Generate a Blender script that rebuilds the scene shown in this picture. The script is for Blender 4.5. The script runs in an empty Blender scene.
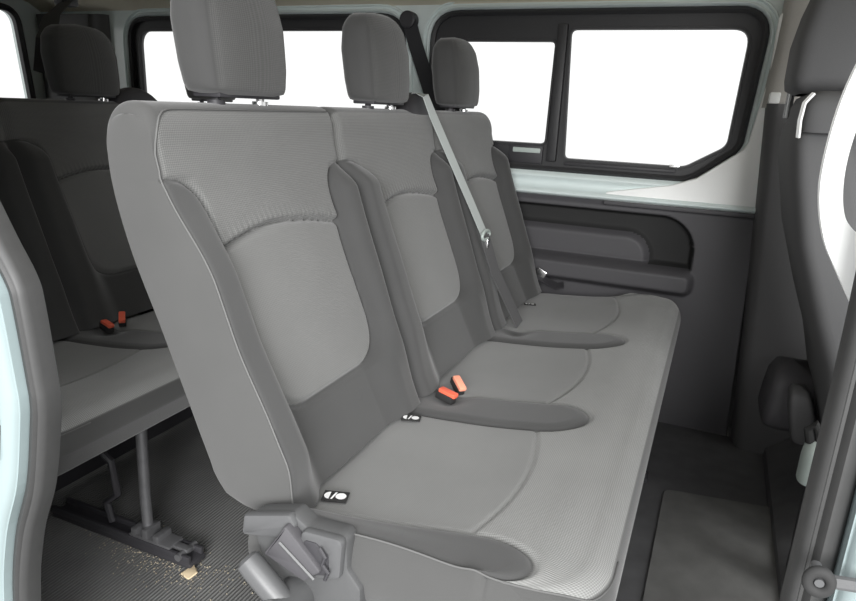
import bpy, bmesh, math, random
import numpy as np
from mathutils import Vector, Matrix
from mathutils.geometry import tessellate_polygon

random.seed(4); rng = np.random.default_rng(4)
scene = bpy.context.scene
col = scene.collection
PI = math.pi

# ------------------------------------------------------------------ materials
def new_mat(name):
    m = bpy.data.materials.new(name); m.use_nodes = True
    nt = m.node_tree
    return m, nt, nt.nodes['Principled BSDF']

def plain(name, c, rough=.6, metal=0., noise=.06, scale=60., bump=.0, coat=0.):
    m, nt, b = new_mat(name)
    N = nt.nodes; L = nt.links
    tc = N.new('ShaderNodeTexCoord'); nz = N.new('ShaderNodeTexNoise')
    nz.inputs['Scale'].default_value = scale; nz.inputs['Detail'].default_value = 4
    L.new(tc.outputs['Object'], nz.inputs['Vector'])
    mx = N.new('ShaderNodeMix'); mx.data_type = 'RGBA'
    mx.inputs[6].default_value = (*[v * (1 - noise) for v in c], 1)
    mx.inputs[7].default_value = (*[min(1, v * (1 + noise)) for v in c], 1)
    L.new(nz.outputs['Fac'], mx.inputs[0]); L.new(mx.outputs[2], b.inputs['Base Color'])
    b.inputs['Roughness'].default_value = rough; b.inputs['Metallic'].default_value = metal
    b.inputs['Coat Weight'].default_value = coat
    if bump:
        bp = N.new('ShaderNodeBump'); bp.inputs['Strength'].default_value = bump; bp.inputs['Distance'].default_value = .002
        L.new(nz.outputs['Fac'], bp.inputs['Height']); L.new(bp.outputs[0], b.inputs['Normal'])
    return m

def fabric(name, cd, cs, cl):
    """seat cloth: 'tone' attribute picks dark bolster / side / light centre cloth and carries light and shade painted on cushion and headrest, 'tex' how strong the knit shows"""
    m, nt, b = new_mat(name); N = nt.nodes; L = nt.links
    at = N.new('ShaderNodeAttribute'); at.attribute_name = 'tone'
    tx = N.new('ShaderNodeAttribute'); tx.attribute_name = 'tex'
    uv = N.new('ShaderNodeUVMap')
    rp = N.new('ShaderNodeValToRGB'); e = rp.color_ramp.elements
    e[0].position = 0; e[0].color = (*cd, 1); e[1].position = 1; e[1].color = (*[v * 2 - w_ for v, w_ in zip(cl, cs)], 1)
    hf = N.new('ShaderNodeMath'); hf.operation = 'MULTIPLY'; hf.inputs[1].default_value = 2 / 3
    k = e.new(.3333); k.color = (*cs, 1)
    L.new(at.outputs['Fac'], hf.inputs[0]); L.new(hf.outputs[0], rp.inputs[0])
    sp = N.new('ShaderNodeSeparateXYZ'); L.new(uv.outputs[0], sp.inputs[0])
    def math_(op, a, bb=None):
        n = N.new('ShaderNodeMath'); n.operation = op
        for i, v in enumerate((a, bb)):
            if v is None: continue
            if isinstance(v, (int, float)): n.inputs[i].default_value = v
            else: L.new(v, n.inputs[i])
        return n.outputs[0]
    # small staggered diamonds, 4.2 mm across
    u = math_('MULTIPLY', sp.outputs[0], 2 * PI / .0062); v = math_('MULTIPLY', sp.outputs[1], 2 * PI / .0056)
    s1 = math_('SINE', math_('ADD', u, v)); s2 = math_('SINE', math_('SUBTRACT', u, v))
    knit = math_('MULTIPLY', s1, s2)                       # -1..1
    nz = N.new('ShaderNodeTexNoise'); nz.inputs['Scale'].default_value = 900; nz.inputs['Detail'].default_value = 2
    L.new(uv.outputs[0], nz.inputs['Vector'])
    n2 = N.new('ShaderNodeTexNoise'); n2.inputs['Scale'].default_value = 9; n2.inputs['Detail'].default_value = 3
    L.new(uv.outputs[0], n2.inputs['Vector'])
    ks = math_('MULTIPLY', math_('MULTIPLY', knit, tx.outputs['Fac']), .30)
    fine = math_('MULTIPLY', math_('SUBTRACT', nz.outputs['Fac'], .5), .22)
    broad = math_('MULTIPLY', math_('SUBTRACT', n2.outputs['Fac'], .5), .22)
    gain = math_('ADD', math_('ADD', math_('ADD', ks, fine), broad), 1.0)
    vm = N.new('ShaderNodeVectorMath'); vm.operation = 'SCALE'
    L.new(rp.outputs[0], vm.inputs[0]); L.new(gain, vm.inputs['Scale'])
    L.new(vm.outputs[0], b.inputs['Base Color'])
    b.inputs['Roughness'].default_value = .9
    b.inputs['Sheen Weight'].default_value = .25; b.inputs['Sheen Roughness'].default_value = .5
    b.inputs['Specular IOR Level'].default_value = .25
    hp = math_('ADD', math_('MULTIPLY', ks, 2.0), math_('MULTIPLY', nz.outputs['Fac'], .35))
    bp = N.new('ShaderNodeBump'); bp.inputs['Strength'].default_value = .35; bp.inputs['Distance'].default_value = .0012
    L.new(hp, bp.inputs['Height']); L.new(bp.outputs[0], b.inputs['Normal'])
    return m

def ribbed(name, c1, c2, period, axis=0, rough=.9):
    m, nt, b = new_mat(name); N = nt.nodes; L = nt.links
    tc = N.new('ShaderNodeTexCoord'); sp = N.new('ShaderNodeSeparateXYZ'); L.new(tc.outputs['Object'], sp.inputs[0])
    w = N.new('ShaderNodeTexNoise'); w.inputs['Scale'].default_value = 7; w.inputs['Detail'].default_value = 5
    L.new(tc.outputs['Object'], w.inputs['Vector'])
    mu = N.new('ShaderNodeMath'); mu.operation = 'MULTIPLY'; mu.inputs[1].default_value = 2 * PI / period
    L.new(sp.outputs[axis], mu.inputs[0])
    si = N.new('ShaderNodeMath'); si.operation = 'SINE'; L.new(mu.outputs[0], si.inputs[0])
    ma = N.new('ShaderNodeMath'); ma.operation = 'MULTIPLY_ADD'; ma.inputs[1].default_value = .28; 
    L.new(si.outputs[0], ma.inputs[0]); L.new(w.outputs['Fac'], ma.inputs[2])
    mx = N.new('ShaderNodeMix'); mx.data_type = 'RGBA'; mx.inputs[6].default_value = (*c1, 1); mx.inputs[7].default_value = (*c2, 1)
    L.new(ma.outputs[0], mx.inputs[0]); L.new(mx.outputs[2], b.inputs['Base Color'])
    b.inputs['Roughness'].default_value = rough; b.inputs['Specular IOR Level'].default_value = .25
    bp = N.new('ShaderNodeBump'); bp.inputs['Strength'].default_value = .5; bp.inputs['Distance'].default_value = .002
    L.new(si.outputs[0], bp.inputs['Height']); L.new(bp.outputs[0], b.inputs['Normal'])
    return m

def glass_mat():
    m, nt, b = new_mat('window_glass'); N = nt.nodes; L = nt.links
    out = N['Material Output']; t = N.new('ShaderNodeBsdfTransparent'); g = N.new('ShaderNodeBsdfGlossy')
    g.inputs['Roughness'].default_value = .02; t.inputs['Color'].default_value = (.97, .98, .975, 1)
    f = N.new('ShaderNodeFresnel'); f.inputs['IOR'].default_value = 1.25
    mx = N.new('ShaderNodeMixShader'); L.new(f.outputs[0], mx.inputs[0]); L.new(t.outputs[0], mx.inputs[1]); L.new(g.outputs[0], mx.inputs[2])
    L.new(mx.outputs[0], out.inputs['Surface']); N.remove(b)
    return m

M = dict(
    cloth=fabric('seat_cloth', (.056, .056, .0555), (.070, .070, .0685), (.155, .156, .152)),
    piping=plain('piping_thread', (.115, .115, .113), .85),
    plastic=plain('grey_plastic', (.072, .073, .074), .48, bump=.03, scale=300),
    plastic_l=plain('light_grey_plastic', (.085, .086, .088), .4, bump=.03, scale=300),
    dark=plain('dark_plastic', (.035, .034, .038), .55, bump=.05, scale=250),
    panel=plain('side_panel_plastic', (.066, .064, .069), .6, bump=.08, scale=220),
    pillar=plain('pillar_plastic', (.095, .094, .096), .6, bump=.06, scale=220),
    pillar_l=plain('pillar_trim_beige', (.40, .385, .36), .65, bump=.04, scale=200),
    paint=plain('white_paint', (.66, .73, .72), .28, coat=.5, noise=.02, scale=8),
    paint_w=plain('bright_white_paint', (.95, .96, .945), .5, coat=.0, noise=.02, scale=8),
    paint_t=plain('pale_teal_paint', (.68, .76, .75), .3, coat=.5, noise=.04, scale=8),
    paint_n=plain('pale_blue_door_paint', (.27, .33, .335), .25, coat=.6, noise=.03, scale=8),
    rubber=plain('black_rubber', (.028, .028, .03), .5, noise=.1),
    seal=plain('grey_seal_rubber', (.040, .040, .0395), .5, noise=.12, scale=90),
    headliner=plain('headliner_cloth', (.66, .61, .50), .95, noise=.05, scale=400, bump=.1),
    floor=ribbed('ribbed_carpet', (.10, .10, .10), (.20, .20, .193), .0075, 0),
    mat_d=plain('dark_rubber_floor', (.10, .10, .103), .6, noise=.35, scale=18, bump=.1),
    mat_l=plain('dusty_floor_mat', (.16, .16, .155), .8, noise=.4, scale=16, bump=.15),
    orange=plain('orange_button', (.90, .16, .09), .4),
    orange_l=plain('pale_orange_button', (.93, .36, .24), .4),
    steel=plain('dull_steel', (.16, .16, .165), .45, .5, noise=.25, scale=40),
    chrome=plain('bright_steel', (.7, .7, .7), .22, 1.),
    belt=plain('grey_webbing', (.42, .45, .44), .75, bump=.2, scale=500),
    belt_d=plain('black_webbing', (.022, .022, .025), .8, bump=.2, scale=500),
    white=plain('white_print', (.85, .85, .85), .6),
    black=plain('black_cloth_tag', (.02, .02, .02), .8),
    pale=plain('pale_green_plastic', (.45, .51, .48), .5),
    seatdark=plain('driver_seat_cloth', (.10, .10, .102), .9, bump=.15, scale=500),
    dust=plain('sand_dust', (.32, .28, .21), .95, noise=.3, scale=90),
    dust_l=plain('paper_scrap_tan', (.62, .50, .33), .9),
    glass=glass_mat(),
)

# ------------------------------------------------------------------ helpers
def link(o, parent=None):
    col.objects.link(o)
    if parent is not None: o.parent = parent
    return o

def tag(o, label=None, cat=None, group=None, kind=None):
    for k, v in (('label', label), ('category', cat), ('group', group), ('kind', kind)):
        if v: o[k] = v
    return o

def empty(name, loc, label=None, cat=None, group=None):
    o = bpy.data.objects.new(name, None); o.location = loc; o.empty_display_size = .05
    return tag(link(o), label, cat, group)

def origin(parent):
    """world position of the thing a part hangs under (things are never rotated)"""
    v = Vector((0, 0, 0))
    while parent is not None:
        v += parent.location; parent = parent.parent
    return np.array(v)

def mesh_obj(name, V, F, mat, parent=None, smooth=True, normals=None, attrs=None, uv=None, sharp=None):
    V = np.asarray(V, dtype=float) - origin(parent)
    me = bpy.data.meshes.new(name); me.from_pydata(V.tolist(), [], F); me.update()
    if smooth: me.polygons.foreach_set('use_smooth', [True] * len(me.polygons))
    for m in (mat if isinstance(mat, (list, tuple)) else [mat]): me.materials.append(m)
    for k, a in (attrs or {}).items():
        at = me.attributes.new(k, 'FLOAT', 'POINT'); at.data.foreach_set('value', np.asarray(a, dtype=np.float32))
    if uv is not None:
        l = me.uv_layers.new(name='UVMap'); vi = np.empty(len(me.loops), dtype=np.int32); me.loops.foreach_get('vertex_index', vi)
        l.data.foreach_set('uv', np.asarray(uv, dtype=np.float32)[vi].ravel())
    if normals is not None: me.normals_split_custom_set_from_vertices(np.asarray(normals).tolist())
    elif sharp is not None and smooth: me.set_sharp_from_angle(angle=sharp)
    return link(bpy.data.objects.new(name, me), parent)

def grid_normals(P):
    di = np.gradient(P, axis=0); dj = np.gradient(P, axis=1)
    n = np.cross(di, dj); l = np.linalg.norm(n, axis=2, keepdims=True); l[l < 1e-12] = 1
    return n / l

def grid_obj(name, P, mat, parent=None, attrs=None, uv=None, mask=None, Nrm=None, flip=False):
    """P n*m*3; mask (n-1)*(m-1) picks the faces; normals come from the whole grid so split pieces shade as one"""
    n, m, _ = P.shape
    Nr = grid_normals(P) if Nrm is None else Nrm
    if flip: Nr = -Nr
    i, j = np.meshgrid(np.arange(n - 1), np.arange(m - 1), indexing='ij')
    if mask is not None: i, j = i[mask], j[mask]
    i = i.ravel(); j = j.ravel(); a = i * m + j
    Q = np.stack([a, a + m, a + m + 1, a + 1], 1) if not flip else np.stack([a, a + 1, a + m + 1, a + m], 1)
    used, inv = np.unique(Q, return_inverse=True); F = inv.reshape(Q.shape).tolist()
    at = {k: v.reshape(-1)[used] for k, v in (attrs or {}).items()}
    u = uv.reshape(-1, 2)[used] if uv is not None else None
    return mesh_obj(name, P.reshape(-1, 3)[used], F, mat, parent, True, Nr.reshape(-1, 3)[used], at, u)

class MB:
    """collects shapes for ONE mesh"""
    def __init__(s): s.v = []; s.f = []
    def add(s, V, F):
        o = len(s.v); s.v += [tuple(p) for p in V]; s.f += [[i + o for i in f] for f in F]; return s
    def box(s, a, b, bev=.003, rot=None, about=None):
        bm = bmesh.new(); bmesh.ops.create_cube(bm, size=1)
        a = Vector(a); b = Vector(b); c = (a + b) / 2; d = b - a
        for v in bm.verts: v.co = Vector((v.co.x * d.x, v.co.y * d.y, v.co.z * d.z))
        if bev: bmesh.ops.bevel(bm, geom=bm.edges[:], offset=min(bev, .45 * min(d)), segments=2, profile=.6, affect='EDGES')
        if rot is not None:
            for v in bm.verts: v.co = rot @ v.co
        s.add([v.co + c for v in bm.verts], [[v.index for v in f.verts] for f in (bm.verts.index_update() or bm.faces)]); bm.free(); return s
    def tube(s, pts, r, n=10, cap=True, flat=None):
        pts = [Vector(p) for p in pts]; k = len(pts); V = []; F = []; ref = None
        rs = r if isinstance(r, (list, tuple)) else [r] * k
        for i, p in enumerate(pts):
            t = (pts[min(i + 1, k - 1)] - pts[max(i - 1, 0)]).normalized()
            if ref is None: ref = t.orthogonal().normalized()
            ref = (ref - t * ref.dot(t)).normalized(); bi = t.cross(ref)
            for j in range(n):
                a = 2 * PI * j / n; V.append(p + (ref * math.cos(a) + bi * math.sin(a)) * rs[i])
        for i in range(k - 1):
            for j in range(n): F.append([i * n + j, i * n + (j + 1) % n, (i + 1) * n + (j + 1) % n, (i + 1) * n + j])
        if cap: F += [list(range(n))[::-1], [(k - 1) * n + j for j in range(n)]]
        return s.add(V, F)
    def strap(s, pts, width_dir, w, t=.0016):
        """flat webbing along pts, width across width_dir"""
        pts = [Vector(p) for p in pts]; k = len(pts); V = []; F = []
        wd = [Vector(d) for d in width_dir] if isinstance(width_dir, list) else [Vector(width_dir)] * k
        for i, p in enumerate(pts):
            tg = (pts[min(i + 1, k - 1)] - pts[max(i - 1, 0)]).normalized()
            a = (wd[i] - tg * wd[i].dot(tg)).normalized(); nn = tg.cross(a).normalized()
            for q, z in ((-1, -1), (1, -1), (1, 1), (-1, 1)): V.append(p + a * q * w / 2 + nn * z * t / 2)
        for i in range(k - 1):
            for j in range(4): F.append([i * 4 + j, i * 4 + (j + 1) % 4, (i + 1) * 4 + (j + 1) % 4, (i + 1) * 4 + j])
        F += [[3, 2, 1, 0], [(k - 1) * 4 + j for j in range(4)]]
        return s.add(V, F)
    def prism(s, poly, y0, y1, bev=.003):
        """outline in (x,z) pushed from y0 to y1, bevelled rims"""
        bm = bmesh.new(); vs = [bm.verts.new((x, y0, z)) for x, z in poly]; f = bm.faces.new(vs)
        r = bmesh.ops.extrude_face_region(bm, geom=[f]); up = [v for v in r['geom'] if isinstance(v, bmesh.types.BMVert)]
        bmesh.ops.translate(bm, verts=up, vec=(0, y1 - y0, 0)); bmesh.ops.recalc_face_normals(bm, faces=bm.faces[:])
        if bev:
            rim = [e for e in bm.edges if abs(e.verts[0].co.y - e.verts[1].co.y) < 1e-6]
            bmesh.ops.bevel(bm, geom=rim, offset=bev, segments=2, profile=.5, affect='EDGES')
        bm.verts.index_update()
        s.add([v.co.copy() for v in bm.verts], [[v.index for v in f.verts] for f in bm.faces]); bm.free(); return s
    def build(s, name, mat, parent=None, smooth=True, sharp=.6):
        return mesh_obj(name, s.v, s.f, mat, parent, smooth, sharp=sharp)

def rpoly(pts, rad, n=7):
    """closed outline with rounded corners"""
    out = []; k = len(pts); rad = rad if isinstance(rad, (list, tuple)) else [rad] * k
    for i in range(k):
        p = Vector(pts[i]); a = (Vector(pts[i - 1]) - p); b = (Vector(pts[(i + 1) % k]) - p)
        la, lb = a.length, b.length; a.normalize(); b.normalize()
        ang = a.angle(b); d = min(rad[i] / math.tan(ang / 2), .49 * la, .49 * lb)
        if rad[i] <= 0: out.append(tuple(p)); continue
        p0 = p + a * d; p1 = p + b * d
        for q in range(n + 1):
            t = q / n; out.append(tuple(p0 * (1 - t) ** 2 + p * 2 * t * (1 - t) * 1. + p1 * t ** 2))
    return out

def inset(poly, d):
    """move an (x,z) outline outwards by d (negative = inwards)"""
    k = len(poly); P = np.array(poly); area = .5 * np.sum(P[:, 0] * np.roll(P[:, 1], -1) - np.roll(P[:, 0], -1) * P[:, 1])
    t = np.roll(P, -1, 0) - np.roll(P, 1, 0); t /= np.linalg.norm(t, axis=1, keepdims=True) + 1e-12
    nrm = np.stack([t[:, 1], -t[:, 0]], 1) * (1 if area > 0 else -1)
    return [tuple(p) for p in P + nrm * d]

def ring(name, poly, prof, mat, parent=None):
    """closed moulding: prof = [(offset outwards, y)], swept round an (x,z) outline"""
    V = []; F = []; k = len(poly); n = len(prof)
    for o, y in prof: V += [(x, y, z) for x, z in inset(poly, o)]
    for a in range(n - 1):
        for i in range(k): F.append([a * k + i, a * k + (i + 1) % k, (a + 1) * k + (i + 1) % k, (a + 1) * k + i])
    return mesh_obj(name, V, F, mat, parent, True, sharp=.9)

def sheet(name, outer, holes, plane, mat, parent=None, thick=.02, axis='y'):
    """flat plate with holes, outlines in (x,z) at y=plane (or (y,z) at x=plane)"""
    loops = [[Vector((a, b, 0)) for a, b in l] for l in [outer] + holes]
    tri = tessellate_polygon(loops); pts = [p for l in loops for p in l]; n = len(pts)
    P = (lambda a, b, d: (a, plane + d, b)) if axis == 'y' else (lambda a, b, d: (plane + d, a, b))
    V = [P(p.x, p.y, 0) for p in pts] + [P(p.x, p.y, thick) for p in pts]
    F = [list(t) for t in tri] + [[i + n for i in t][::-1] for t in tri]; o = 0
    for l in loops:
        k = len(l); F += [[o + i, o + (i + 1) % k, n + o + (i + 1) % k, n + o + i] for i in range(k)]; o += k
    ob = mesh_obj(name, V, F, mat, parent, False)
    bm = bmesh.new(); bm.from_mesh(ob.data); bmesh.ops.recalc_face_normals(bm, faces=bm.faces[:]); bm.to_mesh(ob.data); bm.free()
    return ob

def copy_tree(o, parent=None):
    c = o.copy(); col.objects.link(c); c.parent = parent
    for ch in list(o.children): copy_tree(ch, c)
    return c

def sst(a, b, x):
    t = np.clip((x - a) / (b - a), 0, 1); return t * t * (3 - 2 * t)
def smax(a, b, k):
    h = np.clip(.5 + .5 * (a - b) / k, 0, 1); return b * (1 - h) + a * h + k * h * (1 - h)

# ------------------------------------------------------------------ camera, light
cam = bpy.data.cameras.new('camera'); co = bpy.data.objects.new('camera', cam); link(co)
yaw, pit, rol = [math.radians(v) for v in (22.95, 16.35, 2.56)]
fw = Vector((-math.sin(yaw) * math.cos(pit), math.cos(yaw) * math.cos(pit), -math.sin(pit)))
rt = Vector((math.cos(yaw), math.sin(yaw), 0)); up = rt.cross(fw)
r2 = rt * math.cos(rol) + up * math.sin(rol); u2 = up * math.cos(rol) - rt * math.sin(rol)
co.matrix_world = Matrix((( r2.x, u2.x, -fw.x, 0), (r2.y, u2.y, -fw.y, 0), (r2.z, u2.z, -fw.z, .92), (0, 0, 0, 1)))
cam.sensor_width = 36; cam.lens = 660 / 856 * 36; cam.clip_start = .02
scene.camera = co

w = bpy.data.worlds.new('overcast'); scene.world = w; w.use_nodes = True
bg = w.node_tree.nodes['Background']; 
_N = w.node_tree.nodes; _L = w.node_tree.links            # overcast sky, brighter overhead, over pale ground
_tc = _N.new('ShaderNodeTexCoord'); _sp = _N.new('ShaderNodeSeparateXYZ'); _L.new(_tc.outputs['Generated'], _sp.inputs[0])
_rp = _N.new('ShaderNodeValToRGB'); _rp.color_ramp.elements[0].position = .42; _rp.color_ramp.elements[0].color = (.64, .64, .64, 1)
_rp.color_ramp.elements[1].position = .85; _rp.color_ramp.elements[1].color = (1, 1, 1, 1)
_ma = _N.new('ShaderNodeMath'); _ma.operation = 'MULTIPLY_ADD'; _ma.inputs[1].default_value = .5; _ma.inputs[2].default_value = .5
_L.new(_sp.outputs[2], _ma.inputs[0]); _L.new(_ma.outputs[0], _rp.inputs[0]); _L.new(_rp.outputs[0], bg.inputs[0])
bg.inputs[1].default_value = 1.6
_sun = bpy.data.lights.new('soft_sun', 'SUN'); _sun.energy = 2.8; _sun.angle = math.radians(50); _so = bpy.data.objects.new('soft_sun', _sun); link(_so)
_so.rotation_euler = Vector((-.52, .58, -.62)).to_track_quat('-Z', 'Y').to_euler()
scene.view_settings.view_transform = 'Standard'; scene.view_settings.look = 'None'
scene.view_settings.exposure = 0; scene.view_settings.gamma = 1

_ar = bpy.data.lights.new('door_fill', 'AREA'); _ar.energy = 270; _ar.shape = 'RECTANGLE'; _ar.size = 2.2; _ar.size_y = 1.6
_ao = bpy.data.objects.new('door_fill', _ar); link(_ao); _ao.location = (1.15, -3.0, 1.55)          # added fill lamp outside the door, brightens seats and far wall
_ao.rotation_euler = (Vector((-.3, 1.8, .7)) - Vector(_ao.location)).to_track_quat('-Z', 'Y').to_euler()

# ------------------------------------------------------------------ bench seats
PITCH = .45; CEN = [.83, 1.28, 1.73]; Y0, Y1 = .605, 1.955
FZ = np.array([.385, .41, .506, .62, .721, .80, .86]); FX = np.array([-.462, -.474, -.520, -.563, -.600, -.624, -.636])
RZ = np.array([.386, .396, .415, .45, .53, .622, .737, .813, .86]); RX = np.array([-.505, -.540, -.562, -.578, -.610, -.647, -.694, -.713, -.716])
def smooth_interp(x, xs, ys):
    # cubic (Catmull-Rom) through the measured profile
    m = np.gradient(ys, xs); i = np.clip(np.searchsorted(xs, x) - 1, 0, len(xs) - 2)
    h = xs[i + 1] - xs[i]; t = np.clip((x - xs[i]) / h, 0, 1)
    return (2*t**3-3*t**2+1)*ys[i] + (t**3-2*t**2+t)*h*m[i] + (-2*t**3+3*t**2)*ys[i+1] + (t**3-t**2)*h*m[i+1]

def bolster_edge(z):
    t = np.clip((z - .736) / .084, 0, 1.0)
    return np.where(z < .736, .165 - (.736 - z) / .236 * .012, .165 + .075 * (1 - np.maximum(0, 1 - t ** 3.2) ** (1 / 3.2)) + np.where(z > .82, (z - .82) * 3, 0))

def build_backrest(root, k, near_sharp, far_sharp):
    c = CEN[k]
    ny = 151
    e = np.linspace(-1, 1, ny); eta = np.sign(e) * .225 * (1 - (1 - np.abs(e)) ** 1.15)
    zf = np.linspace(.385, .86, 165)
    ta = np.linspace(0, PI, 26)[1:-1]
    zr = np.linspace(.86, .387, 34)
    nf, na = len(zf), len(ta)
    # centre-line loop
    X = np.concatenate([smooth_interp(zf, FZ, FX), (-.676 + .040 * np.sign(np.cos(ta)) * np.abs(np.cos(ta)) ** .75), smooth_interp(zr, RZ, RX)])
    Z = np.concatenate([zf, .86 + .052 * np.sin(ta) ** .75, zr])
    n = len(X)
    XX = np.repeat(X[:, None], ny, 1); ZZ = np.repeat(Z[:, None], ny, 1)
    EN = -.206 if near_sharp else -.225
    eta = np.where(eta < 0, eta * EN / -.225, eta); E = np.repeat(eta[None, :], n, 0)
    front = np.zeros(n); front[:nf] = 1; front[nf:nf + na] = np.clip(np.cos(ta), 0, 1) ; front = front[:, None]
    b = bolster_edge(ZZ); db = np.gradient(b, axis=0) / (np.gradient(ZZ, axis=0) + 1e-9)
    k1 = 1 / np.sqrt(1 + np.clip(db, -6, 6) ** 2)
    bn = b - (.022 if near_sharp else .018); b = b + .019 * sst(.70, .50, ZZ)
    dn = (-bn - E) * k1; df = (E - b) * k1; dl = .488 - .10 * (E / .17) ** 2 * 0 - ZZ
    Lg = smax(smax(dn, df, .004), dl, .075)              # >0 dark bolster region, <0 light panels
    on = (np.arange(n) < nf)[:, None] * np.ones((1, ny))
    Lg = np.where(on > 0, Lg, -.05)
    A = .040 * sst(.830, .765, ZZ) * (.55 + .45 * sst(.40, .52, ZZ))
    if near_sharp: A = np.where(E < 0, (.040 + .012 * sst(.62, .50, ZZ)) * sst(.838, .68, ZZ) * (.6 + .4 * sst(.39, .46, ZZ)), A)
    wing = np.where(Lg > 0, 1 - np.exp(-np.maximum(Lg, 0) / np.where(E < 0, .007, .012)), 0) * np.where(np.abs(E) > .10, sst(.10, .17, np.abs(E)), 0)
    D = A * wing
    near = E < 0
    ed = np.where(near, E - EN, .225 - E)
    for side, sharp in ((near, near_sharp), (~near, far_sharp)):
        if sharp: D = D - side * .004 * np.exp(-(ed / .006) ** 2)
        else: D = D - side * (.010 + .85 * D) * np.exp(-(ed / .013) ** 2)
    za = .7285 - .0075 * (E / .165) + .0125 * (1 - (E / .165) ** 2) - .020 * np.clip(-E / .15, 0, 1.2) ** 1.6
    inl = sst(.002, -.010, Lg) * on
    D = D - .011 * np.exp(-((ZZ - za) / .0048) ** 2) * inl
    D = D + .010 * np.exp(-np.maximum(ZZ - za, 0) / .05) * (ZZ > za) * inl * sst(.0, .006, ZZ - za)
    pk = .0014 * np.sin(E * 2 * PI / .012) * np.exp(-np.maximum(ZZ - za - .004, 0) / .012) * (ZZ > za) * inl   # puckers above the seam
    D = D + pk
    D = D + .007 * (1 - np.clip(E / .165, -1, 1) ** 2) * inl * (ZZ < za) * sst(.45, .55, ZZ)
    D = D - .0095 * np.exp(-(Lg / .0045) ** 2) * on * sst(.83, .80, ZZ)
    D = D * front
    n_x, n_z = .93, .30
    px = XX + D * n_x; pz = ZZ + D * n_z * sst(.86, .8, ZZ)
    r = np.where(near, .016 if near_sharp else .02, .06 if far_sharp else .02)
    cor = np.where(ed < r, r - np.sqrt(np.maximum(r * r - (r - ed) ** 2, 0)), 0)
    pz = pz - cor * sst(.80, .90, ZZ)
    # plan rounding of the far outer corner and of the inner joints
    P = np.stack([px, c + E, pz], 2)
    if far_sharp:
        rr = .03; q = np.where((ed < rr) & ~near, rr - np.sqrt(np.maximum(rr * rr - (rr - ed) ** 2, 0)), 0)
        P[:, :, 0] -= q * front * .7
    arc = np.concatenate([[0], np.cumsum(np.hypot(np.diff(X), np.diff(Z)))])
    uv = np.stack([E, np.repeat(arc[:, None], ny, 1)], 2)
    light = sst(.0015, -.0015, Lg)
    up = sst(-.003, .003, ZZ - za)
    arcf = ((np.arange(n) >= nf) & (Z < .9045) & (np.arange(n) < nf + na // 2))[:, None] * np.ones((1, ny))
    tone = np.where(on > 0, light * (.90 + .10 * (1 - up)), .5 + .40 * arcf); tex = np.where(on > 0, light * (up * 1.0 + (1 - up) * .35), arcf)
    # piping line on the near end: outside it the cloth is the plain side cloth
    if near_sharp:
        PE = EN + .005
        rc = .03
        dx = np.minimum(E - (PE + rc), 0); dz = np.maximum(ZZ - (.902 - rc), 0)
        rad = np.hypot(dx, dz)
        outside = sst(rc - .002, rc + .001, rad) * (ZZ > .5)
        tone = tone * (1 - outside) + .5 * outside; tex = tex * (1 - outside)
    topb = sst(.896, .905, pz)
    tone = np.where(on > 0, tone, tone); 
    Nr = grid_normals(P)
    wm = (Lg[:-1, :-1] + Lg[1:, 1:]) * .5 > 0
    isw = wm & (np.abs(E[:-1, :-1]) > 0.05) & (ZZ[:-1, :-1] > .53) & (on[:-1, :-1] > 0)
    nm = isw & (E[:-1, :-1] < 0); fm = isw & (E[:-1, :-1] > 0)
    at = dict(tone=tone, tex=tex)
    back = grid_obj('backrest', P, M['cloth'], root, at, uv, ~(nm | fm), Nr, flip=True)
    for mm in (nm, fm): grid_obj('bolster', P, M['cloth'], back, at, uv, mm, Nr, flip=True)
    # end caps (side gussets)
    ia = nf + na // 2
    V = []; 
    for side, j, s in ((0, 0, -1), (1, ny - 1, 1)):
        lo = P[:ia, j]; hi = P[ia:, j][::-1]
        tl = np.linspace(0, 1, ia); idx = tl * (len(hi) - 1)
        # pair by height so the rungs stay level
        zl = lo[:, 2]; hz = hi[:, 2]; ordr = np.argsort(hz)
        hx = np.interp(zl, hz[ordr], hi[ordr, 0])
        hz2 = np.clip(zl, hz.min(), hz.max())
        H = np.stack([hx, lo[:, 1], hz2], 1)
        K = 9; G = np.zeros((ia, K, 3))
        for q in range(K):
            t = q / (K - 1); G[:, q] = lo * (1 - t) + H * t
            G[:, q, 1] += s * (.005 if (sharp_ := (near_sharp if s < 0 else far_sharp)) else .0) * (math.sin(PI * t) ** .7)
        tn = np.full((ia, K), .5 if s < 0 else .12); tx = np.zeros((ia, K))
        u = np.stack([G[:, :, 0], G[:, :, 2]], 2)
        if (s < 0 and near_sharp) or (s > 0 and far_sharp):
            grid_obj('side_gusset', G, M['cloth'], back, dict(tone=tn, tex=tx), u, flip=(s > 0))
        else:
            pass
    if near_sharp:
        pts = []
        for i in range(4, nf):
            if zf[i] < .872 - .0: pts.append(P[i, 1] + np.array([.0012, -.0005, .0004]))
        # round the corner and run along the top edge
        def S(y, z):
            i = np.argmin(np.abs(np.where(np.arange(n) < ia, pz[:, ny // 2], 9) - z)); j = np.argmin(np.abs(eta - y)); return P[i, j]
        for a in np.linspace(.15, 1, 8) * PI / 2:
            pts.append(S(PE + .03 - .03 * math.cos(a), .872 + .03 * math.sin(a)) + np.array([.002, 0, .0005]))
        for y in np.linspace(-.17, .20, 24): pts.append(S(y, .9025) + np.array([.0008, 0, .0012]))
        p = np.array(pts); 
        for _ in range(3): p[1:-1] = (p[:-2] + 2 * p[1:-1] + p[2:]) / 4
        nbelow = nf - 4
        MB().tube(p[:150:3].tolist() + p[150::2].tolist(), .0013, 6).build('piping', M['piping'], back)
    return back

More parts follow.
